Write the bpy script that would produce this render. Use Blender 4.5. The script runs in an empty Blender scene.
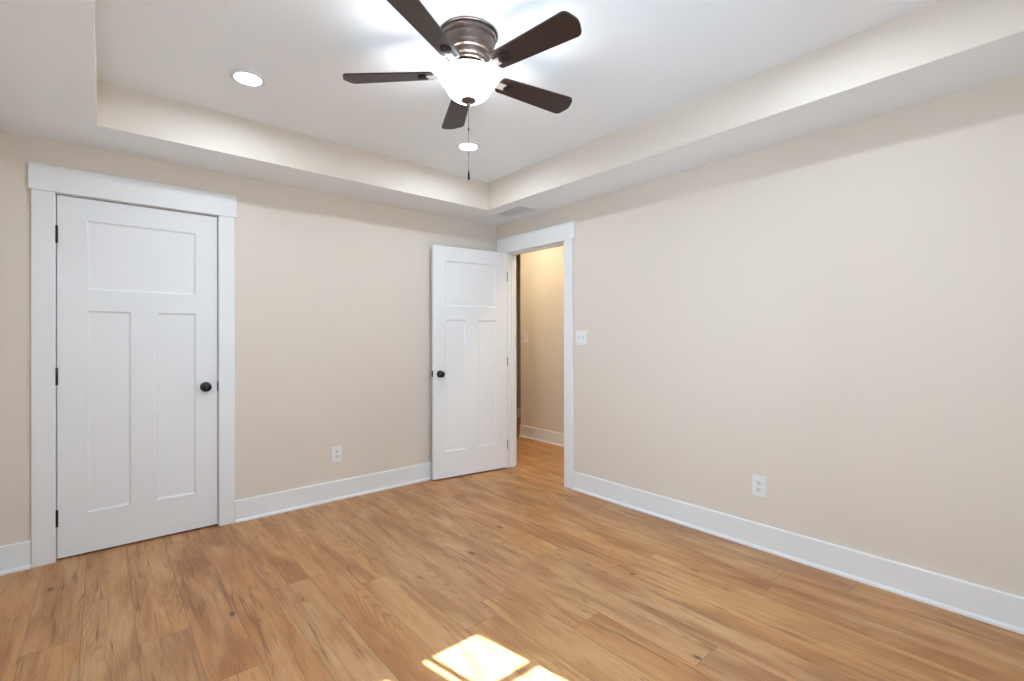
import bpy, bmesh, math, random
from mathutils import Vector, Matrix
random.seed(7)
sc = bpy.context.scene
COL = sc.collection
R = math.radians

# ------------------------------------------------------------------ camera
CAM_H = 1.290
FPX = 478.35
cam_data = bpy.data.cameras.new('camera')
cam = bpy.data.objects.new('camera', cam_data); COL.objects.link(cam)
cam_data.sensor_width = 36; cam_data.lens = FPX / 1024 * 36
cam_data.shift_y = -3.0 / 1024
cam_data.clip_start = .02
yaw, pitch, roll = R(40.557), R(0.07), R(0.12)
cam.matrix_world = (Matrix.Translation((0, 0, CAM_H)) @ Matrix.Rotation(-yaw, 4, 'Z')
                    @ Matrix.Rotation(R(90) + pitch, 4, 'X') @ Matrix.Rotation(-roll, 4, 'Z'))
sc.camera = cam

# ------------------------------------------------------------------ colour management, world, sun
sc.view_settings.view_transform = 'Standard'
sc.view_settings.look = 'None'
sc.view_settings.gamma = 1
sc.view_settings.use_curve_mapping = False
sc.view_settings.exposure = 0.30
sc.cycles.max_bounces = 12
sc.cycles.diffuse_bounces = 8
sc.cycles.use_denoising = True
sc.cycles.sample_clamp_indirect = 6

w = bpy.data.worlds.new('sky'); sc.world = w; w.use_nodes = True
bg = w.node_tree.nodes['Background']
bg.inputs[0].default_value = (.55, .79, 1.04, 1); bg.inputs[1].default_value = 12

def light(name, kind, loc, energy, color, **k):
    d = bpy.data.lights.new(name, kind); d.energy = energy; d.color = color
    o = bpy.data.objects.new(name, d); COL.objects.link(o); o.location = loc
    for a, v in k.items(): setattr(d, a, v)
    return o
SUN_EL, SUN_DX, SUN_DY = 44.75, -.20, 1.0
sun = light('sun', 'SUN', (3, -6, 7), 40, (.84, .94, 1.06), angle=R(.45))
_h = math.hypot(SUN_DX, SUN_DY)
sun.rotation_euler = Vector((SUN_DX / _h * math.cos(R(SUN_EL)), SUN_DY / _h * math.cos(R(SUN_EL)), -math.sin(R(SUN_EL)))).to_track_quat('-Z', 'Y').to_euler()

# ------------------------------------------------------------------ dimensions
XL, XR, YN, YF = -.453, 3.059, -.29, 3.829      # room: left, right, near (behind camera), far
H, HT = 2.44, 2.686                             # soffit, tray ceiling
TX0, TX1, TY0, TY1 = -.023, 2.629, .0, 3.404  # tray opening
WT = .116                                       # wall thickness
FCX, FCY = 1.284, 1.805                         # fan
CAN_E, BOWL_E, BULB_E, HALL_E = 200, 4, 21, 300

# ------------------------------------------------------------------ materials
def mat(name, color, rough=.5, metal=0, spec=.5, bump=None, var=None, emit=None):
    m = bpy.data.materials.new(name); m.use_nodes = True
    nt = m.node_tree; b = nt.nodes['Principled BSDF']
    b.inputs['Base Color'].default_value = (*color, 1)
    b.inputs['Roughness'].default_value = rough
    b.inputs['Metallic'].default_value = metal
    b.inputs['Specular IOR Level'].default_value = spec
    if emit:
        b.inputs['Emission Color'].default_value = (*emit[0], 1)
        b.inputs['Emission Strength'].default_value = emit[1]
    tc = nt.nodes.new('ShaderNodeTexCoord')
    if var:
        n = nt.nodes.new('ShaderNodeTexNoise'); n.inputs['Scale'].default_value = var[0]; n.inputs['Detail'].default_value = 3
        nt.links.new(tc.outputs['Object'], n.inputs['Vector'])
        mx = nt.nodes.new('ShaderNodeMix'); mx.data_type = 'RGBA'
        mx.inputs[6].default_value = (*[c * (1 - var[1]) for c in color], 1)
        mx.inputs[7].default_value = (*[min(1, c * (1 + var[1])) for c in color], 1)
        nt.links.new(n.outputs['Fac'], mx.inputs[0]); nt.links.new(mx.outputs[2], b.inputs['Base Color'])
    if bump:
        n = nt.nodes.new('ShaderNodeTexNoise'); n.inputs['Scale'].default_value = bump[0]; n.inputs['Detail'].default_value = 2
        nt.links.new(tc.outputs['Object'], n.inputs['Vector'])
        bp = nt.nodes.new('ShaderNodeBump'); bp.inputs['Strength'].default_value = bump[1]; bp.inputs['Distance'].default_value = .002
        nt.links.new(n.outputs['Fac'], bp.inputs['Height']); nt.links.new(bp.outputs[0], b.inputs['Normal'])
    return m

M_WALL = mat('beige_wall_paint', (.722, .646, .562), .62, spec=.3, bump=(160, .12), var=(2.2, .012))
M_CEIL = mat('white_ceiling_paint', (.835, .882, .925), .8, spec=.2, bump=(140, .10), var=(1.7, .01))
M_TRIM = mat('white_trim_enamel', (.80, .80, .795), .35, spec=.45, var=(6, .008))
M_DOOR = mat('white_door_enamel', (.795, .80, .80), .38, spec=.45, var=(5, .01))
M_BLACK = mat('oil_rubbed_black_metal', (.008, .007, .006), .26, metal=0, spec=.4, var=(30, .3))
M_STEEL = mat('satin_hinge_metal', (.30, .29, .28), .35, metal=1, var=(40, .1))
M_BRONZE = mat('brushed_bronze', (.165, .13, .115), .36, metal=.85, spec=.5, var=(25, .12))
M_ARM = mat('satin_bronze_lit', (.80, .75, .70), .36, metal=.35, spec=.5, var=(25, .08))  # base colour lightened to stand in for bulb light on the blade arms
M_BRONZED = mat('dark_bronze', (.035, .026, .022), .4, metal=.7, var=(25, .2))
M_PLATE = mat('white_plastic_plate', (.80, .80, .79), .3, var=(20, .01))
M_SLOT = mat('dark_slot', (.09, .09, .09), .6, var=(30, .1))
M_DEV = mat('white_plastic_device', (.70, .70, .70), .35, var=(20, .01))
M_CHAIN = mat('chain_metal', (.28, .26, .24), .35, metal=.9, var=(200, .3))
M_HALL = mat('hall_beige_paint', (.73, .655, .57), .62, spec=.3, bump=(160, .12), var=(2.2, .012))
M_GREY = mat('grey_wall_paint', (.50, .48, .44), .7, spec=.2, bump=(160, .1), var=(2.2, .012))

def emission(name, color, strength):
    m = bpy.data.materials.new(name); m.use_nodes = True
    nt = m.node_tree; nt.nodes.remove(nt.nodes['Principled BSDF'])
    e = nt.nodes.new('ShaderNodeEmission'); e.inputs[0].default_value = (*color, 1); e.inputs[1].default_value = strength
    nt.links.new(e.outputs[0], nt.nodes['Material Output'].inputs[0])
    return m
M_LED = emission('led_lens', (.80, .94, 1.08), CAN_E)
M_LED_HALL = emission('warm_led_lens', (1, .87, .62), HALL_E)
M_BOWL = mat('frosted_glass_bowl', (.85, .84, .82), .3, spec=.5, var=(12, .01), emit=((.92, .96, 1), BOWL_E))

def glass():
    m = bpy.data.materials.new('window_glass'); m.use_nodes = True
    nt = m.node_tree; nt.nodes.remove(nt.nodes['Principled BSDF'])
    t = nt.nodes.new('ShaderNodeBsdfTransparent'); t.inputs[0].default_value = (.95, .97, .97, 1)
    g = nt.nodes.new('ShaderNodeBsdfGlossy'); g.inputs['Roughness'].default_value = .02
    fr = nt.nodes.new('ShaderNodeFresnel'); fr.inputs[0].default_value = 1.3
    mx = nt.nodes.new('ShaderNodeMixShader')
    nt.links.new(fr.outputs[0], mx.inputs[0]); nt.links.new(t.outputs[0], mx.inputs[1]); nt.links.new(g.outputs[0], mx.inputs[2])
    nt.links.new(mx.outputs[0], nt.nodes['Material Output'].inputs[0])
    return m
M_GLASS = glass()

class NT:
    """small helper for node trees"""
    def __init__(s, m): s.nt = m.node_tree
    def n(s, t, **k):
        x = s.nt.nodes.new(t)
        for a, v in k.items(): setattr(x, a, v)
        return x
    def l(s, a, b): s.nt.links.new(a, b)
    def val(s, node_in, v):
        if hasattr(v, 'links'): s.l(v, node_in)
        else: node_in.default_value = v
    def math(s, op, a, b=0.0, clamp=False):
        x = s.n('ShaderNodeMath', operation=op, use_clamp=clamp); s.val(x.inputs[0], a); s.val(x.inputs[1], b); return x.outputs[0]
    def mix(s, f, a, b, mode='MIX'):
        x = s.n('ShaderNodeMix', data_type='RGBA', blend_type=mode); s.val(x.inputs[0], f)
        for i, v in ((6, a), (7, b)):
            if hasattr(v, 'links'): s.l(v, x.inputs[i])
            else: x.inputs[i].default_value = (*v, 1)
        return x.outputs[2]
    def ramp(s, f, stops):
        x = s.n('ShaderNodeValToRGB'); s.l(f, x.inputs[0]); cr = x.color_ramp
        while len(cr.elements) < len(stops): cr.elements.new(.5)
        for e, (p, c) in zip(cr.elements, stops):
            e.position = p; e.color = (*c, 1) if len(c) == 3 else c
        return x.outputs[0]
    def smooth(s, v, lo, hi, a=0.0, b=1.0):
        x = s.n('ShaderNodeMapRange', interpolation_type='SMOOTHSTEP'); s.val(x.inputs[0], v)
        for i, q in enumerate((lo, hi, a, b)): x.inputs[1 + i].default_value = q
        return x.outputs[0]

def floor_material():
    m = bpy.data.materials.new('oak_plank_floor'); m.use_nodes = True
    t = NT(m); b = t.nt.nodes['Principled BSDF']
    uv = t.n('ShaderNodeUVMap', uv_map='plank'); sep = t.n('ShaderNodeSeparateXYZ'); t.l(uv.outputs[0], sep.inputs[0])
    at = t.n('ShaderNodeAttribute', attribute_name='plank_rnd'); rc = t.n('ShaderNodeSeparateColor'); t.l(at.outputs['Color'], rc.inputs[0])
    r1, r2, r3 = rc.outputs
    u, v = sep.outputs[0], sep.outputs[1]        # metres across, metres along
    def coords(su, sv, off):
        c = t.n('ShaderNodeCombineXYZ')
        t.l(t.math('MULTIPLY', u, su), c.inputs[0]); t.l(t.math('MULTIPLY', v, sv), c.inputs[1])
        t.l(t.math('MULTIPLY', r2, off), c.inputs[2]); return c.outputs[0]
    def noise(su, sv, off, sc_=1.0, det=4, dist=0.0, rough=.55):
        n = t.n('ShaderNodeTexNoise'); t.l(coords(su, sv, off), n.inputs['Vector'])
        n.inputs['Scale'].default_value = sc_; n.inputs['Detail'].default_value = det
        n.inputs['Distortion'].default_value = dist; n.inputs['Roughness'].default_value = rough
        return n.outputs['Fac']
    # base tone of each plank
    base = t.ramp(r1, [(0, (.500, .246, .100)), (.35, (.545, .283, .114)), (.7, (.555, .302, .124)), (1, (.500, .280, .136))])
    # broad cloudy figure along the plank
    cloud = noise(9, 1.6, 37, 1.0, 4, .6)
    c1 = t.mix(t.smooth(cloud, .36, .68), base, t.mix(1.0, base, (.72, .62, .57), 'MULTIPLY'))
    pale = noise(12, 2.2, 91, 1.0, 3, .3)
    c1 = t.mix(t.math('MULTIPLY', t.smooth(pale, .50, .72), .48), c1, (.62, .40, .21))
    # fine straight grain
    grain = noise(260, 7, 53, 1.0, 5, .4, .65)
    c2 = t.mix(t.smooth(grain, .42, .70, 0, .40), c1, t.mix(1.0, c1, (.62, .52, .45), 'MULTIPLY'))
    # cathedral figure
    w = t.n('ShaderNodeTexWave', wave_type='RINGS', rings_direction='SPHERICAL', wave_profile='SIN')
    cc = t.n('ShaderNodeCombineXYZ')
    t.l(t.math('ADD', t.math('MULTIPLY', u, 15), t.math('MULTIPLY', r3, -2.4)), cc.inputs[0])
    t.l(t.math('MULTIPLY', t.math('SUBTRACT', v, t.math('MULTIPLY', r2, 1.6)), 1.25), cc.inputs[1])
    t.l(cc.outputs[0], w.inputs['Vector'])
    w.inputs['Scale'].default_value = 2.4; w.inputs['Distortion'].default_value = 2.6; w.inputs['Detail'].default_value = 2; w.inputs['Detail Scale'].default_value = .9
    wf = t.math('MULTIPLY', t.smooth(w.outputs['Fac'], .50, .98, 0, .42), t.smooth(noise(6, 1.1, 71), .50, .64))
    c3 = t.mix(wf, c2, t.mix(1.0, c2, (.58, .47, .40), 'MULTIPLY'))
    # dark mineral streaks
    st = noise(46, 1.7, 17, 1.0, 3, 1.2)
    st2 = noise(22, .9, 123, 1.0, 4, .9, .6)
    c4 = t.mix(t.math('MULTIPLY', t.smooth(st, .59, .70), .72), c3, (.20, .095, .047))
    c4 = t.mix(t.smooth(st2, .56, .70, 0, .45), c4, (.26, .125, .062))
    band = t.math('ABSOLUTE', t.math('SUBTRACT', noise(13, .75, 211, 1.0, 2, .5), .5))
    c4 = t.mix(t.math('MULTIPLY', t.math('SUBTRACT', 1.0, t.smooth(band, .002, .014)), t.smooth(noise(4, 1.4, 301), .46, .60, 0, .6)), c4, (.19, .085, .040))
    # knots
    vo = t.n('ShaderNodeTexVoronoi', feature='F1'); vo.inputs['Scale'].default_value = 1.0
    nz = t.n('ShaderNodeTexNoise'); nz.inputs['Scale'].default_value = 5
    t.l(coords(9, 3, 29), nz.inputs['Vector'])
    ad = t.n('ShaderNodeVectorMath', operation='ADD'); sc2 = t.n('ShaderNodeVectorMath', operation='SCALE'); sc2.inputs['Scale'].default_value = .16
    t.l(nz.outputs['Color'], sc2.inputs[0]); t.l(coords(8.5, 3.6, 61), ad.inputs[0]); t.l(sc2.outputs[0], ad.inputs[1]); t.l(ad.outputs[0], vo.inputs['Vector'])
    sel = t.n('ShaderNodeSeparateColor'); t.l(vo.outputs['Color'], sel.inputs[0])
    on = t.smooth(sel.outputs[0], .42, .46)
    halo = t.math('MULTIPLY', t.math('SUBTRACT', 1.0, t.smooth(vo.outputs['Distance'], .05, .30)), on)
    core = t.math('MULTIPLY', t.math('SUBTRACT', 1.0, t.smooth(vo.outputs['Distance'], .05, .125)), on)
    c5 = t.mix(t.math('MULTIPLY', halo, .38), c4, (.27, .135, .07))
    c6 = t.mix(t.math('MULTIPLY', core, .8), c5, (.07, .035, .02))
    # micro-bevel seams between planks
    e = t.math('MINIMUM', u, t.math('SUBTRACT', PW, u))
    e = t.math('MINIMUM', e, t.math('MINIMUM', v, t.math('SUBTRACT', PL, v)))
    seam = t.math('SUBTRACT', 1.0, t.smooth(e, .0006, .0028))
    c7 = t.mix(t.math('MULTIPLY', seam, .55), c6, (.16, .085, .045))
    t.l(c7, b.inputs['Base Color'])
    b.inputs['Specular IOR Level'].default_value = .34
    t.l(t.smooth(grain, .3, .75, .36, .50), b.inputs['Roughness'])
    bp = t.n('ShaderNodeBump'); bp.inputs['Strength'].default_value = .25; bp.inputs['Distance'].default_value = .001
    hgt = t.math('SUBTRACT', t.math('MULTIPLY', grain, -.35), seam)
    t.l(hgt, bp.inputs['Height']); t.l(bp.outputs[0], b.inputs['Normal'])
    return m

def blade_material():
    m = bpy.data.materials.new('dark_walnut_blade'); m.use_nodes = True
    t = NT(m); b = t.nt.nodes['Principled BSDF']
    tc = t.n('ShaderNodeTexCoord'); mp = t.n('ShaderNodeMapping'); mp.inputs['Scale'].default_value = (4, 110, 4)
    t.l(tc.outputs['Object'], mp.inputs[0])
    n = t.n('ShaderNodeTexNoise'); n.inputs['Scale'].default_value = 1; n.inputs['Detail'].default_value = 4; n.inputs['Distortion'].default_value = .8
    t.l(mp.outputs[0], n.inputs['Vector'])
    t.l(t.ramp(n.outputs['Fac'], [(.3, (.017, .009, .008)), (.7, (.040, .019, .015))]), b.inputs['Base Color'])
    b.inputs['Roughness'].default_value = .38; b.inputs['Specular IOR Level'].default_value = .5
    return m
M_BLADE = blade_material()

# ------------------------------------------------------------------ mesh helpers
def box(bm, x0, x1, y0, y1, z0, z1, bev=0.0, mi=0):
    vs = [bm.verts.new((x, y, z)) for x in (x0, x1) for y in (y0, y1) for z in (z0, z1)]
    fs = [bm.faces.new([vs[i] for i in q]) for q in ((0, 1, 3, 2), (4, 6, 7, 5), (0, 4, 5, 1), (2, 3, 7, 6), (0, 2, 6, 4), (1, 5, 7, 3))]
    for f in fs: f.material_index = mi
    if bev:
        es = list({e for f in fs for e in f.edges})
        bmesh.ops.bevel(bm, geom=es, offset=bev, segments=2, affect='EDGES', profile=.5)
    return fs
def lathe(bm, prof, seg=48, loc=(0, 0, 0), axis='Z'):
    rings = []
    for r, z in prof:
        ring = []
        for i in range(seg if r > 1e-6 else 1):
            a = 2 * math.pi * i / seg; p = (r * math.cos(a), r * math.sin(a), z)
            if axis == '-Y': p = (p[0], -p[2], p[1])
            if axis == '-X': p = (-p[2], p[0], p[1])
            ring.append(bm.verts.new(Vector(p) + Vector(loc)))
        rings.append(ring)
    for A, B in zip(rings, rings[1:]):
        if len(A) == 1 and len(B) == 1: continue
        for i in range(seg):
            j = (i + 1) % seg
            if len(A) == 1: bm.faces.new((A[0], B[i], B[j]))
            elif len(B) == 1: bm.faces.new((A[i], A[j], B[0]))
            else: bm.faces.new((A[i], A[j], B[j], B[i]))
def prism(bm, pts, z0, z1):
    a = [bm.verts.new((x, y, z0)) for x, y in pts]; b = [bm.verts.new((x, y, z1)) for x, y in pts]
    bm.faces.new(a[::-1]); bm.faces.new(b)
    n = len(pts)
    for i in range(n): bm.faces.new((a[i], a[(i + 1) % n], b[(i + 1) % n], b[i]))
def obj(name, bm, mats, parent=None, smooth=False, loc=None):
    bmesh.ops.recalc_face_normals(bm, faces=bm.faces)
    me = bpy.data.meshes.new(name); bm.to_mesh(me); bm.free()
    for m in (mats if isinstance(mats, (list, tuple)) else [mats]): me.materials.append(m)
    o = bpy.data.objects.new(name, me); COL.objects.link(o)
    if smooth:
        for p in me.polygons: p.use_smooth = True
        try:
            me.set_sharp_from_angle(angle=R(smooth if smooth is not True else 40))
        except Exception: pass
    if loc is not None: o.location = loc
    if parent is not None: o.parent = parent
    return o
def empty(name, loc, rz=0):
    o = bpy.data.objects.new(name, None); COL.objects.link(o); o.location = loc; o.rotation_euler = (0, 0, rz); o.empty_display_size = .1
    return o
def tag(o, label=None, cat=None, group=None, kind=None):
    if label: o['label'] = label
    if cat: o['category'] = cat
    if group: o['group'] = group
    if kind: o['kind'] = kind
    return o
def copy_tree(o, parent=None):
    c = o.copy(); COL.objects.link(c); c.parent = parent
    for ch in list(o.children): copy_tree(ch, c)
    return c
B = bmesh.new

# ------------------------------------------------------------------ floor
PW, PL = .184, 1.607
def make_floor():
    me_v, me_f, rnd, uvs = [], [], [], []
    joint = {0: 2.560, 1: 2.090, 3: 2.672, 5: 2.430, 9: 2.570, 10: 2.046, 14: 1.032, 15: 2.34, 16: .627, 2: 1.45, 4: 1.05, 6: 3.35, 7: 1.88, 8: 3.05, 11: 3.28, 12: 1.62, 13: 2.62, 17: 1.7}
    X0, X1, Y0, Y1 = XL - .2, 6.6, YN - .2, 6.0
    k0 = math.floor((X0 - .112) / PW)
    k = k0
    while .112 + k * PW < X1:
        j = joint.get(k, random.uniform(0, PL))
        xa, xb = .112 + k * PW, .112 + (k + 1) * PW
        y = j - PL * math.ceil((j - Y0) / PL)
        while y < Y1:
            r = (random.random(), random.random(), random.random(), 1)
            i = len(me_v)
            me_v += [(xa, y, 0), (xb, y, 0), (xb, y + PL, 0), (xa, y + PL, 0)]
            me_f.append((i, i + 1, i + 2, i + 3)); rnd += [r] * 4
            uvs += [(0, 0), (PW, 0), (PW, PL), (0, PL)]
            y += PL
        k += 1
    me = bpy.data.meshes.new('floor'); me.from_pydata(me_v, [], me_f)
    uvl = me.uv_layers.new(name='plank')
    for i, c in enumerate(uvs): uvl.data[i].uv = c
    at = me.attributes.new('plank_rnd', 'FLOAT_COLOR', 'CORNER')
    for i, c in enumerate(rnd): at.data[i].color = c
    me.materials.append(floor_material())
    o = bpy.data.objects.new('floor', me); COL.objects.link(o)
    return o
tag(make_floor(), 'honey oak plank floor running through the bedroom and hall', 'floor', kind='structure')

# ------------------------------------------------------------------ walls
D1 = (-.208, .609, 2.139)      # closet door opening in the far wall: x0, x1, top
D2 = (2.862, 3.645, 2.131)     # hall door opening in the right wall: y0, y1, top
def struct(name, bm, m, label=None, cat=None, **k):
    o = obj(name, bm, m, **k); tag(o, label, cat, kind='structure'); return o
top = HT + .05
bm = B()
box(bm, XL - WT, D1[0], YF, YF + WT, 0, top); box(bm, D1[1], XR + WT, YF, YF + WT, 0, top); box(bm, D1[0], D1[1], YF, YF + WT, D1[2], top)
struct('wall_back', bm, M_WALL, 'beige wall holding the closed white closet door', 'wall')
bm = B()
box(bm, XR, XR + WT, YN - WT, D2[0], 0, top); box(bm, XR, XR + WT, D2[1], YF, 0, top); box(bm, XR, XR + WT, D2[0], D2[1], D2[2], top)
struct('wall_right', bm, M_WALL, 'long beige wall beside the open doorway', 'wall')

WIN_L = (.45, 1.10, .62, 2.08)     # unseen window added in the left wall for cool light: y0, y1, z0, z1
bm = B()
box(bm, XL - WT, XL, YN - WT, WIN_L[0], 0, top); box(bm, XL - WT, XL, WIN_L[1], YF, 0, top)
box(bm, XL - WT, XL, WIN_L[0], WIN_L[1], 0, WIN_L[2]); box(bm, XL - WT, XL, WIN_L[0], WIN_L[1], WIN_L[3], top)
struct('wall_left', bm, M_WALL, 'beige wall left of the closet door, outside the view', 'wall')
WIN_N = (1.342, 1.672, .75, 2.11)   # window in the near wall: x0, x1, z0, z1
WIN_M = (.96, 1.25, .75, 2.11)      # its twin
WIN_O = (-.34, -.04, 1.15, 2.11)      # unseen window added behind the viewer to brighten the left side
bm = B()
box(bm, XL, WIN_O[0], YN - WT, YN, 0, top); box(bm, WIN_O[1], WIN_M[0], YN - WT, YN, 0, top); box(bm, WIN_O[0], WIN_O[1], YN - WT, YN, 0, WIN_O[2]); box(bm, WIN_O[0], WIN_O[1], YN - WT, YN, WIN_O[3], top); box(bm, WIN_N[1], XR, YN - WT, YN, 0, top)
box(bm, WIN_M[1], WIN_N[0], YN - WT, YN, WIN_M[2], WIN_M[3])
box(bm, WIN_M[0], WIN_N[0], YN - WT, YN, 0, WIN_M[2]); box(bm, WIN_M[0], WIN_N[0], YN - WT, YN, WIN_M[3], top)
box(bm, WIN_N[0], WIN_N[1], YN - WT, YN, 0, WIN_N[2]); box(bm, WIN_N[0], WIN_N[1], YN - WT, YN, WIN_N[3], top)
struct('wall_front', bm, M_WALL, 'beige wall behind the viewer', 'wall')

# closet behind the closed door
bm = B()
cx0, cx1, cy1 = D1[0] - .25, D1[1] + .25, YF + .75
box(bm, cx0 - .05, cx0, YF + WT, cy1, 0, H); box(bm, cx1, cx1 + .05, YF + WT, cy1, 0, H)
box(bm, cx0 - .05, cx1 + .05, cy1, cy1 + .05, 0, H); box(bm, cx0 - .05, cx1 + .05, YF + WT, cy1 + .05, H, H + .05)
struct('wall_closet', bm, M_WALL, 'closet walls behind the closed white door', 'wall')

# ceiling: raised tray panel and dropped soffit
bm = B(); box(bm, XL - WT, XR + WT, YN - WT, YF + WT, HT, HT + .06)
struct('ceiling', bm, M_CEIL, 'flat white raised centre of the tray ceiling', 'ceiling')
bm = B()
for a in ((XL, XR, TY1, YF), (XL, XR, YN, TY0), (XL, TX0, TY0, TY1), (TX1, XR, TY0, TY1)):
    for f in box(bm, a[0], a[1], a[2], a[3], H, HT):
        n = f.calc_center_median()
        f.material_index = 0 if abs(n.z - H) < 1e-4 else 1
struct('ceiling', bm, [M_CEIL, M_WALL], 'dropped white soffit with beige inner faces around the tray', 'ceiling')

# ------------------------------------------------------------------ hall beyond the doorway
HH = 2.745
HX = 4.17; HCY = 4.70
XH = XR + WT
bm = B(); box(bm, HX, HX + WT, 1.4, HCY, 0, HH + .02); struct('wall_hall', bm, M_HALL, 'warm lit beige hall wall seen through the doorway', 'wall')
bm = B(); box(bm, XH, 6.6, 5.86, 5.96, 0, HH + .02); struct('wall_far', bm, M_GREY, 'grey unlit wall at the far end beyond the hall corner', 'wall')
bm = B(); box(bm, XH, HX + WT, 1.3, 1.4, 0, HH + .02); box(bm, 6.5, 6.6, HCY - .1, 5.86, 0, HH + .02); box(bm, HX + WT, 6.6, HCY - WT - .1, HCY - .1, 0, HH + .02)
box(bm, XH - .05, XH, YF + WT, 5.96, 0, HH + .02)
box(bm, XH - .06, XH, 1.3, YF + WT, top, HH + .02)
struct('wall_side', bm, M_HALL, 'hall walls out of view beside the doorway', 'wall')
bm = B(); box(bm, XH, 6.6, 1.3, 5.96, HH, HH + .05); struct('ceiling', bm, M_CEIL, 'white hall ceiling beyond the doorway', 'ceiling')

# ------------------------------------------------------------------ baseboards with shoe moulding
def runboard(name, axis, a0, a1, face, sgn, label):
    """axis 'x': board runs along x on plane y=face; sgn = direction into the room"""
    t, h = .015, .152
    def prof(pts):
        bm = B(); A = []; C = []
        for d, z in pts:
            for L, q in ((A, a0), (C, a1)):
                L.append(bm.verts.new((q, face + sgn * d, z) if axis == 'x' else (face + sgn * d, q, z)))
        n = len(pts)
        bm.faces.new(A); bm.faces.new(C)
        for i in range(n): bm.faces.new((A[i], A[(i + 1) % n], C[(i + 1) % n], C[i]))
        return bm
    o = struct(name, prof([(0, 0), (t, 0), (t, h - .004), (t - .004, h), (0, h)]), M_TRIM, label, 'baseboard')
    q = [(t, 0)] + [(t + .014 * math.cos(R(k)), .019 * math.sin(R(k))) for k in (0, 15, 30, 45, 60, 75, 90)]
    q = [(t, 0), (t + .014, 0), (t + .014, .006)] + [(t + .014 * math.cos(R(k)), .006 + .013 * math.sin(R(k))) for k in (20, 40, 60, 80, 90)]
    obj('shoe_molding', prof(q), M_TRIM, o)
    return o
runboard('baseboard_back', 'x', .706, XR, YF, -1, 'white baseboard between the closet door and the open door')
runboard('baseboard_left', 'x', XL, -.308, YF, -1, 'short white baseboard left of the closet door casing')
runboard('baseboard_right', 'y', YN, 2.762, XR, -1, 'long white baseboard under the right beige wall')
runboard('baseboard_hall', 'y', 1.4, HCY, HX, -1, 'white hall baseboard seen through the doorway')
runboard('baseboard_far', 'x', HX, 6.5, 5.86, -1, 'white baseboard of the dim far wall')
runboard('baseboard_side', 'y', YN, YF - .04, XL, 1, 'white baseboard of the wall outside the view')
runboard('baseboard_front', 'x', XL, XR, YN, 1, 'white baseboard behind the viewer')

# ------------------------------------------------------------------ door casings
def casing(name, T, o0, o1, ztop, c0, c1, h0, h1, hz0, hz1, jd, label, stop=True):
    """T maps (along, depth, z) to world; depth<0 = out of the wall into the room"""
    def tb(bm, a0, a1, d0, d1, z0, z1, bev=.0015):
        n = len(bm.verts); box(bm, a0, a1, d0, d1, z0, z1, bev)
    def fin(bm):
        for v in bm.verts: v.co = T(*v.co)
        return bm
    j = .019
    bm = B()   # jamb lining inside the opening
    tb(bm, o0 - .001, o0 + .003, 0, jd, 0, ztop - .003); tb(bm, o1 - .003, o1 + .001, 0, jd, 0, ztop - .003); tb(bm, o0 - .001, o1 + .001, 0, jd, ztop - .003, ztop + .001, 0.0005)
    root = struct(name, fin(bm), M_TRIM, label, 'door casing')
    if stop:
        bm = B(); tb(bm, o0 + .003, o0 + .013, .045, .08, 0, ztop - .013); tb(bm, o1 - .013, o1 - .003, .045, .08, 0, ztop - .013); tb(bm, o0 + .003, o1 - .003, .045, .08, ztop - .013, ztop - .003)
        obj('door_stop', fin(bm), M_TRIM, root)
    for a, b in ((c0, o0), (o1, c1)):
        bm = B(); tb(bm, min(a, b), max(a, b), -.018, 0, 0, hz0); obj('side_casing', fin(bm), M_TRIM, root)
    bm = B(); tb(bm, h0, h1, -.024, 0, hz0, hz1, .002); obj('head_casing', fin(bm), M_TRIM, root)
    return root
casing('trim_1', lambda a, d, z: Vector((a, YF + d, z)), D1[0], D1[1], D1[2], -.306, .704, -.318, .716, 2.139, 2.289, WT, 'white flat casing framing the closed closet door')
casing('trim_2', lambda a, d, z: Vector((XR + d, a, z)), D2[0], D2[1], D2[2], 2.764, 3.754, 2.742, 3.776, 2.134, 2.284, WT, 'white flat casing framing the open doorway')

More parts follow.
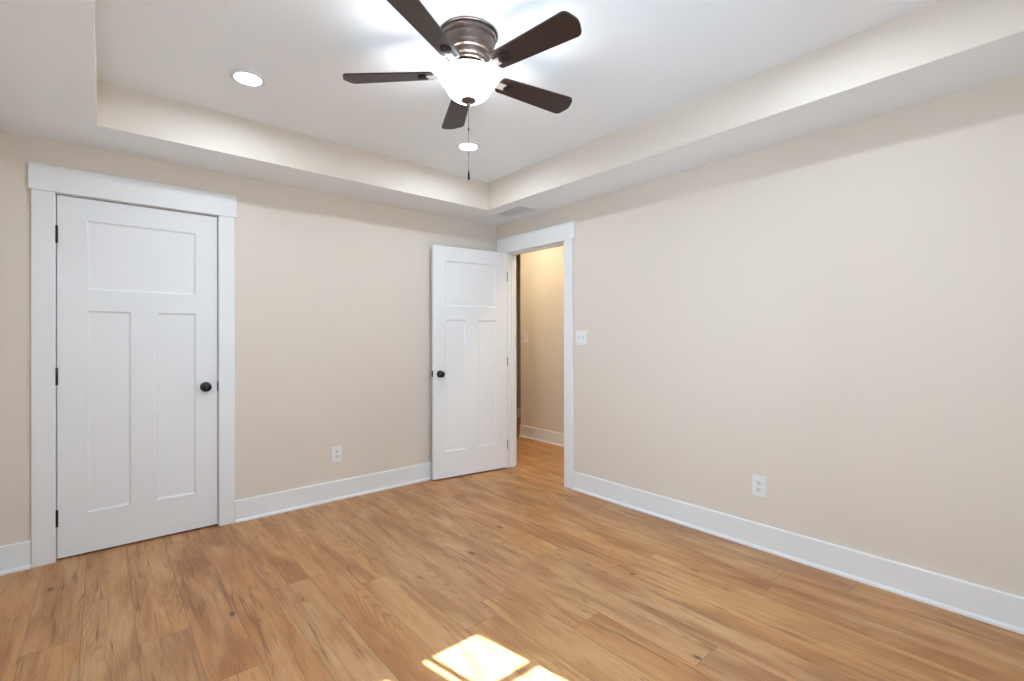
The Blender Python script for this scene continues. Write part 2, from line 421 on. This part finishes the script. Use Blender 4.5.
# ------------------------------------------------------------------ doors
def slab(w, h, t=.035):
    """local frame: x from hinge 0..w, front face at y=0 looking to -y, back at y=t, z 0..h"""
    k = h / 2.118; wk = w / .80
    xs = [0, .130 * wk, .334 * wk, .466 * wk, .676 * wk, w]
    zs = [0, .238 * k, 1.446 * k, 1.573 * k, 1.987 * k, h]
    holes = {(1, 1), (3, 1)}
    bm = B()
    for face_y, s in ((0, 1), (t, -1)):
        g = {}
        def V(x, z, d=0):
            key = (round(x, 5), round(z, 5), d)
            if key not in g: g[key] = bm.verts.new((x, face_y + s * d, z))
            return g[key]
        def quad(x0, x1, z0, z1, d=0): bm.faces.new((V(x0, z0, d), V(x1, z0, d), V(x1, z1, d), V(x0, z1, d)))
        def hole(x0, x1, z0, z1):
            m1, m2, dp = .004, .013, .0085
            O = [(x0, z0), (x1, z0), (x1, z1), (x0, z1)]
            def inset(m): return [(x0 + m, z0 + m), (x1 - m, z0 + m), (x1 - m, z1 - m), (x0 + m, z1 - m)]
            A, Bq, C = O, inset(m1), inset(m2)
            va = [V(x, z) for x, z in A]; vb = [V(x, z, .0055) for x, z in Bq]; vc = [V(x, z, dp) for x, z in C]
            for P, Q in ((va, vb), (vb, vc)):
                for i in range(4): bm.faces.new((P[i], P[(i + 1) % 4], Q[(i + 1) % 4], Q[i]))
            bm.faces.new(vc)
        for j in range(5):
            for i in range(5):
                x0, x1, z0, z1 = xs[i], xs[i + 1], zs[j], zs[j + 1]
                if (i, j) in holes: hole(x0, x1, z0, z1)
                elif j == 3 and i in (1, 2, 3):
                    if i == 1: hole(xs[1], xs[4], z0, z1)
                else: quad(x0, x1, z0, z1)
    # rim
    bmesh.ops.remove_doubles(bm, verts=bm.verts, dist=1e-5)
    def rim(pa):
        pass
    # the top rail row borders the wide hole at vertices the hole does not use; harmless
    v = lambda x, y, z: bm.verts.new((x, y, z))
    for q in (((0, 0, 0), (0, t, 0), (0, t, h), (0, 0, h)), ((w, 0, 0), (w, 0, h), (w, t, h), (w, t, 0)), ((0, 0, 0), (w, 0, 0), (w, t, 0), (0, t, 0)), ((0, 0, h), (0, t, h), (w, t, h), (w, 0, h))):
        bm.faces.new([v(*p_) for p_ in q])
    return bm
KNOB = [(0, 0), (.0325, 0), (.0335, .002), (.032, .006), (.020, .009), (.0115, .012), (.0105, .020), (.0125, .025), (.021, .029), (.0275, .035), (.0295, .042), (.0275, .0485), (.020, .053), (.009, .055), (0, .0553)]
def knob(parent, x, y, z, flip=False):
    bm = B(); prof = KNOB
    lathe(bm, [p_ for p_ in prof if p_[1] > .0095], 32, (0, 0, 0), '-Y')
    if flip:
        for v_ in bm.verts: v_.co.y *= -1
    k = obj('door_knob', bm, M_BLACK, parent, smooth=35, loc=(x, y, z))
    bm = B(); lathe(bm, [(0, 0), (.0325, 0), (.0335, .002), (.032, .006), (.020, .009), (.0115, .0115), (0, .0115)], 32, (0, 0, 0), '-Y')
    if flip:
        for v_ in bm.verts: v_.co.y *= -1
    obj('rosette', bm, M_BLACK, k, smooth=35)
    return k
def make_door(name, w, h, hinge_mat, hinges, label):
    d = struct(name, slab(w, h), M_DOOR, label, 'door')
    return d
# closed closet door: hinge left, face flush with the wall
DW = .8035 - .001
d1 = make_door('door_1', D1[1] - D1[0] - .015, 2.118, None, None, 'closed white three-panel closet door with black knob on its right')
d1.location = (D1[0] + .0075, YF + .006, .012)
wd1 = D1[1] - D1[0] - .015
knob(d1, wd1 - .068, 0, .950); 
bm = B(); box(bm, wd1 - .001, wd1 + .006, -.006, .02, .918, .982, .001); obj('latch_plate', bm, M_BLACK, d1)
for z in (.235, 1.060, 1.888):
    bm = B()
    lathe(bm, [(0, -.052), (.0035, -.050), (.0068, -.047), (.0068, .047), (.0035, .050), (0, .052)], 16, (-.003, -.0075, z))
    box(bm, -.0055, -.0005, -.006, .02, z - .042, z + .042)
    obj('hinge', bm, M_BLACK, d1, smooth=40)
# open hall door, swung back against the far wall
OW = .786
d2 = make_door('door_2', OW, 2.118, None, None, 'open white three-panel door swung back beside the doorway')
ang = math.atan2(3.736 - 3.630, 2.251 - 3.050)          # direction from hinge to free edge
# local x runs from hinge to free edge; mirror so that the face looks to the camera
for v_ in d2.data.vertices: v_.co.y = -v_.co.y
d2.data.flip_normals()
d2.location = (3.040, 3.629, .014); d2.rotation_euler = (0, 0, ang)
bm = B(); lathe(bm, [p_ for p_ in KNOB if p_[1] > .0095], 32, (0, 0, 0), '-Y')
def knob2(side):
    y0 = 0 if side > 0 else -.035
    bm = B(); lathe(bm, [p_ for p_ in KNOB if p_[1] > .0095], 32, (0, 0, 0), '-Y')
    for v_ in bm.verts: v_.co.y *= -side
    k = obj('door_knob', bm, M_BLACK, d2, smooth=35, loc=(OW - .066, y0, .951))
    bm = B(); lathe(bm, [(0, 0), (.0325, 0), (.0335, .002), (.032, .006), (.020, .009), (.0115, .0115), (0, .0115)], 32, (0, 0, 0), '-Y')
    for v_ in bm.verts: v_.co.y *= -side
    obj('rosette', bm, M_BLACK, k, smooth=35)
bm.free()
knob2(1); knob2(-1)
bm = B(); box(bm, OW - .0005, OW + .0015, -.030, -.005, .925, .985, .0005); box(bm, OW, OW + .009, -.024, -.011, .945, .966, .002); obj('latch_plate', bm, M_BLACK, d2)
for z in (.225, 1.045, 1.885):
    bm = B()
    box(bm, -.0025, -.0002, -.034, -.001, z - .042, z + .042)
    lathe(bm, [(0, -.045), (.0045, -.043), (.0055, -.041), (.0055, .041), (.0045, .043), (0, .045)], 12, (-.004, -.037, z))
    box(bm, -.011, -.0028, -.034, .0012, z - .046, z + .046)
    obj('hinge', bm, M_STEEL, d2, smooth=40)

# ------------------------------------------------------------------ windows (behind and beside the viewer, some added for fill light)
def window(name, T, a0, a1, z0, z1, cols, rows, label, cas=True):
    def fin(bm):
        for v in bm.verts: v.co = T(*v.co)
        return bm
    bm = B(); fw = .022
    for q in ((a0, a0 + fw, z0, z1), (a1 - fw, a1, z0, z1), (a0 + fw, a1 - fw, z0, z0 + fw), (a0 + fw, a1 - fw, z1 - fw, z1)):
        box(bm, q[0], q[1], .02, .09, q[2], q[3])
    root = struct(name, fin(bm), M_TRIM, label, 'window')
    bm = B()
    for c in cols: box(bm, c - .013, c + .013, .045, .062, z0 + fw, z1 - fw)
    for r_ in rows: box(bm, a0 + fw, a1 - fw, .045, .062, r_ - .015, r_ + .015)
    obj('muntin', fin(bm), M_TRIM, root)
    bm = B(); box(bm, a0 + fw, a1 - fw, .052, .056, z0 + fw, z1 - fw); obj('pane', fin(bm), M_GLASS, root)
    bm = B()
    if cas:
        box(bm, a0 - .09, a0, -.018, 0, z0, z1); box(bm, a1, a1 + .09, -.018, 0, z0, z1); box(bm, a0 - .1, a1 + .1, -.022, 0, z1, z1 + .13)
        box(bm, a0 - .09, a1 + .09, -.018, 0, z0 - .11, z0 - .02)
    box(bm, a0 - .1, a1 + .1, -.05, .02, z0 - .02, z0); obj('window_casing', fin(bm), M_TRIM, root)
    return root
window('window_1', lambda a, d, z: Vector((a, YN - d, z)), *WIN_N, [1.405], [1.749 - .34 * k for k in (0, 1, 2)], 'narrow gridded window behind the viewer admitting the sun patch', False)
window('window_3', lambda a, d, z: Vector((a, YN - d, z)), *WIN_M, [WIN_M[0] + .145], [1.749 - .34 * k for k in (0, 1, 2)], 'wider gridded window behind the viewer', False)
window('added_window_2', lambda a, d, z: Vector((a, YN - d, z)), *WIN_O, [-.19], [1.63], 'small unseen window added behind the viewer to brighten the left side', False)
window('added_window_4', lambda a, d, z: Vector((XL - d, a, z)), *WIN_L, [(WIN_L[0] + WIN_L[1]) / 2], [1.35], 'wide unseen window added in the left wall to light the right wall')
for nm, loc, rot, sx, sy in (('window_portal', (XL - .10, (WIN_L[0] + WIN_L[1]) / 2, (WIN_L[2] + WIN_L[3]) / 2), (0, R(-90), 0), WIN_L[3] - WIN_L[2], WIN_L[1] - WIN_L[0]),
                             ('window_portal', ((WIN_O[0] + WIN_O[1]) / 2, YN - .10, (WIN_O[2] + WIN_O[3]) / 2), (R(90), 0, 0), WIN_O[1] - WIN_O[0], WIN_O[3] - WIN_O[2]),
                             ('window_portal', ((WIN_M[0] + WIN_N[1]) / 2, YN - .10, (WIN_N[2] + WIN_N[3]) / 2), (R(90), 0, 0), WIN_N[1] - WIN_M[0], WIN_N[3] - WIN_N[2])):
    o = light(nm, 'AREA', loc, 1, (1, 1, 1), shape='RECTANGLE', size=sx, size_y=sy); o.rotation_euler = rot
    o.data.cycles.is_portal = True

# ------------------------------------------------------------------ ceiling fan
fan = empty('ceiling_fan', (FCX, FCY, HT))
tag(fan, 'brown five-blade hugger ceiling fan with lit frosted bowl light', 'ceiling fan')
Z = lambda z: z - HT
bm = B(); lathe(bm, [(0, Z(2.686)), (.132, Z(2.686)), (.136, Z(2.684)), (.136, Z(2.681)), (.131, Z(2.6785)), (0, Z(2.6785))], 64)
obj('ceiling_plate', bm, M_BRONZE, fan, smooth=35)
bm = B()
lathe(bm, [(0, Z(2.678)), (.122, Z(2.678)), (.128, Z(2.675)), (.129, Z(2.668)), (.126, Z(2.659)), (.121, Z(2.655)), (.118, Z(2.651)), (.120, Z(2.647)), (.1205, Z(2.640)), (.118, Z(2.634)),
           (.117, Z(2.622)), (.113, Z(2.612)), (.107, Z(2.607)), (.105, Z(2.603)), (.106, Z(2.598)), (.104, Z(2.594)), (.098, Z(2.590)), (.096, Z(2.586)), (.094, Z(2.576)),
           (.089, Z(2.568)), (.084, Z(2.564)), (.0845, Z(2.558)), (.082, Z(2.551)), (.078, Z(2.548)), (0, Z(2.548))], 64)
obj('motor_housing', bm, M_BRONZE, fan, smooth=28)
bm = B(); lathe(bm, [(0, Z(2.5475)), (.072, Z(2.5475)), (.074, Z(2.540)), (.074, Z(2.522)), (.068, Z(2.516)), (.060, Z(2.514)), (.060, Z(2.501)), (0, Z(2.501))], 64)
obj('light_hub', bm, M_BRONZED, fan, smooth=28)
bm = B(); lathe(bm, [(0, Z(2.5005)), (.062, Z(2.5005)), (.066, Z(2.497)), (.066, Z(2.491)), (.02, Z(2.487)), (0, Z(2.487))], 48)
obj('fitter_plate', bm, M_BRONZE, fan, smooth=28)
# glass bowl: a shell with an open top
out = [(.1395, 2.495), (.1385, 2.489), (.1345, 2.480), (.127, 2.469), (.117, 2.457), (.1085, 2.445), (.102, 2.432), (.0945, 2.419), (.084, 2.407), (.070, 2.3975), (.052, 2.3925), (.034, 2.391), (.012, 2.390)]
inn = [(r_ - .004 if r_ > .03 else r_, z + .004) for r_, z in out[::-1]]
bm = B(); lathe(bm, [(r_, Z(z)) for r_, z in out] + [(r_, Z(z)) for r_, z in inn] + [(out[0][0], Z(out[0][1]))], 72)
bmesh.ops.remove_doubles(bm, verts=bm.verts, dist=1e-5)
obj('glass_bowl', bm, M_BOWL, fan, smooth=60)
bm = B(); lathe(bm, [(0, Z(2.3900)), (.030, Z(2.3900)), (.034, Z(2.3875)), (.033, Z(2.3835)), (.026, Z(2.3795)), (.014, Z(2.3755)), (.009, Z(2.3715)), (.0095, Z(2.3665)), (.007, Z(2.3615)), (.003, Z(2.3585)), (0, Z(2.3585))], 32)
fin_ = obj('finial', bm, M_BRONZE, fan, smooth=35)
bm = B(); lathe(bm, [(0, Z(2.3580)), (.0013, Z(2.3580)), (.0013, Z(2.066)), (0, Z(2.066))], 8)
for k in range(72):
    zz = Z(2.3565) - k * .004
    lathe(bm, [(0, zz + .0016), (.0019, zz), (0, zz - .0016)], 6)
ch = obj('pull_chain', bm, M_CHAIN, fan, smooth=50)
bm = B(); lathe(bm, [(0, Z(2.2620)), (.0032, Z(2.2590)), (.0032, Z(2.2480)), (0, Z(2.2450))], 12); obj('chain_connector', bm, M_BRONZED, ch, smooth=40)
bm = B(); lathe(bm, [(0, Z(2.0650)), (.0032, Z(2.0620)), (.005, Z(2.0440)), (.0056, Z(2.0270)), (.0045, Z(2.0210)), (0, Z(2.0190))], 16); obj('chain_fob', bm, M_BRONZED, ch, smooth=40)
# blades
R0, R1 = .162, .590
def blade_outline():
    wr, wt, rc, rr = .048, .066, .030, .018
    pts = []
    def arc(cx, cy, r_, a0, a1, n=7):
        for i in range(n + 1):
            a = R(a0 + (a1 - a0) * i / n); pts.append((cx + r_ * math.cos(a), cy + r_ * math.sin(a)))
    arc(R0 + rr, -wr + rr, rr, 180, 268)
    arc(R1 - rc - .012, -wt + rc, rc, 272, 345)
    for i in range(1, 6):
        s_ = -1 + 2 * i / 6.0; pts.append((R1 - .012 * s_ * s_, s_ * (wt - rc)))
    arc(R1 - rc - .012, wt - rc, rc, 15, 88)
    arc(R0 + rr, wr - rr, rr, 92, 180)
    return pts
PITCH = -12
BZ = 2.507
def make_blade(k):
    a = R(63.9 + 72 * k)
    bm = B(); prism(bm, blade_outline(), -.0035, .0035)
    b = obj('blade', bm, M_BLADE, fan)
    b.location = (0, 0, Z(BZ)); b.rotation_euler = Matrix.Rotation(a, 3, 'Z').to_euler()
    M = Matrix.Translation((0, 0, Z(BZ))) @ Matrix.Rotation(a, 4, 'Z') @ Matrix.Rotation(R(PITCH), 4, 'X'); b.matrix_local = M
    # arm: drops from the housing, runs under the blade, ends in a rounded pad
    bm = B()
    hw = .017
    path = [(.068, .030), (.086, .026), (.104, .008), (.118, -.0045), (.206, -.0045)]
    th = .006
    lo = []; hi = []
    for x, z in path:
        lo.append((bm.verts.new((x, -hw, z - th)), bm.verts.new((x, hw, z - th)))); hi.append((bm.verts.new((x, -hw, z)), bm.verts.new((x, hw, z))))
    for i in range(len(path) - 1):
        bm.faces.new((lo[i][0], lo[i + 1][0], lo[i + 1][1], lo[i][1])); bm.faces.new((hi[i][0], hi[i][1], hi[i + 1][1], hi[i + 1][0]))
        bm.faces.new((lo[i][0], hi[i][0], hi[i + 1][0], lo[i + 1][0])); bm.faces.new((lo[i][1], lo[i + 1][1], hi[i + 1][1], hi[i][1]))
    for i in (0, -1): bm.faces.new((lo[i][0], lo[i][1], hi[i][1], hi[i][0]))
    arm = obj('blade_arm', bm, M_ARM, fan)
    arm.matrix_local = M
    bm = B(); lathe(bm, [(0, -.0040), (.024, -.0040), (.026, -.007), (.023, -.012), (.012, -.0145), (0, -.015)], 28, (.212, 0, 0))
    obj('arm_medallion', bm, M_BRONZED, arm, smooth=40)
for k in range(5): make_blade(k)
# lamp inside the bowl
bulb = light('fan_bulb', 'POINT', (FCX, FCY, 2.455), BULB_E, (.93, .97, 1), shadow_soft_size=.035); bulb.parent = None

# ------------------------------------------------------------------ recessed lights
def can(x, y, z, lens_mat, label, group=None):
    t = empty('recessed_light', (x, y, z)); tag(t, label, 'recessed light', group)
    bm = B(); lathe(bm, [(.0625, 0), (.084, 0), (.086, -.002), (.083, -.005), (.070, -.0075), (.064, -.0078), (.0625, -.006), (.0625, 0)], 48)
    bmesh.ops.remove_doubles(bm, verts=bm.verts, dist=1e-5); obj('trim_ring', bm, M_TRIM, t, smooth=40)
    bm = B(); lathe(bm, [(0, 0), (.0620, 0), (.0620, -.0015), (.05, -.002), (0, -.002)], 48); obj('lens', bm, lens_mat, t)
    return t
c_ = can(.592, 2.862, HT, M_LED, 'lit round recessed ceiling light above the closet door side')
for x, y, lb in ((2.020, 2.845, 'lit round recessed ceiling light behind the fan pull chain'), (.592, .690, 'lit recessed ceiling light out of view on the closet side'), (2.020, .690, 'lit recessed ceiling light out of view by the long right wall')):
    o = copy_tree(c_); o.location = (x, y, HT); o['label'] = lb
can(3.55, 4.25, HH, M_LED_HALL, 'warm lit recessed light in the hall ceiling')
can(3.55, 2.55, HH, M_LED_HALL, 'warm recessed light added farther along the hall for ambient light, out of view')  # unseen lamp added to raise the hall's ambient light

# ------------------------------------------------------------------ outlets and switches
def screw(bm_loc, parent):
    bm = B(); lathe(bm, [(0, .0), (.003, .0), (.0026, .0012), (0, .0014)], 12, bm_loc, '-Y'); return obj('screw', bm, M_DEV, parent)
def rot_of(side): return 0 if side == 'back' else R(-90)
def outlet(x, y, z, side, label):
    t = empty('wall_outlet', (x, y, z), rot_of(side)); tag(t, label, 'outlet', None)
    bm = B(); box(bm, -.040, .040, -.0065, 0, -.062, .062, .0025); obj('cover_plate', bm, M_PLATE, t)
    for s in (1, -1):
        bm = B(); pts = []
        for i in range(24):
            a = 2 * math.pi * i / 24; pts.append((.0175 * math.cos(a), max(-.0135, min(.0135, .0175 * math.sin(a)))))
        fr = [bm.verts.new((px, -.0085, pz + s * .0205)) for px, pz in pts]; bk = [bm.verts.new((px, -.006, pz + s * .0205)) for px, pz in pts]
        bm.faces.new(fr); bm.faces.new(bk)
        for i in range(24): bm.faces.new((fr[i], fr[(i + 1) % 24], bk[(i + 1) % 24], bk[i]))
        r_ = obj('receptacle', bm, M_DEV, t)
        bm = B()
        for sx, hh in ((-.0065, .0045), (.0065, .0038)): box(bm, sx - .0012, sx + .0012, -.0088, -.0084, s * .0205 + .003 - hh, s * .0205 + .003 + hh)
        lathe(bm, [(0, .0084), (.0026, .0084), (.0026, .0088), (0, .0088)], 10, (0, 0, s * .0205 - .0075), '-Y')
        obj('slots', bm, M_SLOT, r_)
    screw((0, -.0065, 0), t)
    return t
outlet(1.424, YF, .364, 'back', 'white duplex outlet low on the wall between the two doors')
outlet(XR, 1.245, .380, 'right', 'white duplex outlet low on the long right wall')
def switch(x, y, z, side, toggles, wdt, label):
    t = empty('light_switch', (x, y, z), rot_of(side)); tag(t, label, 'light switch')
    bm = B(); box(bm, -wdt / 2, wdt / 2, -.0065, 0, -.061, .061, .0025); obj('cover_plate', bm, M_PLATE, t)
    for tx in toggles:
        bm = B(); box(bm, tx - .0058, tx + .0058, -.0075, -.006, -.0125, .0125)
        fr = box(bm, tx - .004, tx + .004, -.019, -.006, -.002, .0075, .001)
        obj('toggle', bm, M_DEV, t)
        for s in (.03, -.03): screw((tx, -.0065, s), t)
    return t
switch(XR, 2.672, 1.293, 'right', (-.023, .023), .118, 'white double light switch right of the doorway casing')
switch(HX, 4.60, 1.29, 'right', (0,), .074, 'white single light switch on the lit hall wall')

# ------------------------------------------------------------------ ceiling register
vent = empty('air_vent', (2.845, 3.28, H)); tag(vent, 'white ceiling air register on the soffit above the doorway corner', 'air vent')
bm = B(); vx, vy = .105, .185
for q in ((-vx, vx, -vy, -vy + .022), (-vx, vx, vy - .022, vy), (-vx, -vx + .022, -vy + .022, vy - .022), (vx - .022, vx, -vy + .022, vy - .022)): box(bm, q[0], q[1], q[2], q[3], -.006, 0, .001)
obj('frame', bm, M_TRIM, vent)
bm = B()
for i in range(11):
    x = -vx + .030 + i * (2 * vx - .060) / 10
    vs = [bm.verts.new(p_) for p_ in ((x - .0072, -vy + .022, -.0045), (x - .0072, vy - .022, -.0045), (x + .0062, vy - .022, -.0025), (x + .0062, -vy + .022, -.0025))]
    bm.faces.new(vs)
    vs2 = [bm.verts.new(v_.co + Vector((0, 0, -.001))) for v_ in vs]; bm.faces.new(vs2)
    for k in range(4): bm.faces.new((vs[k], vs[(k + 1) % 4], vs2[(k + 1) % 4], vs2[k]))
obj('louvers', bm, M_TRIM, vent)
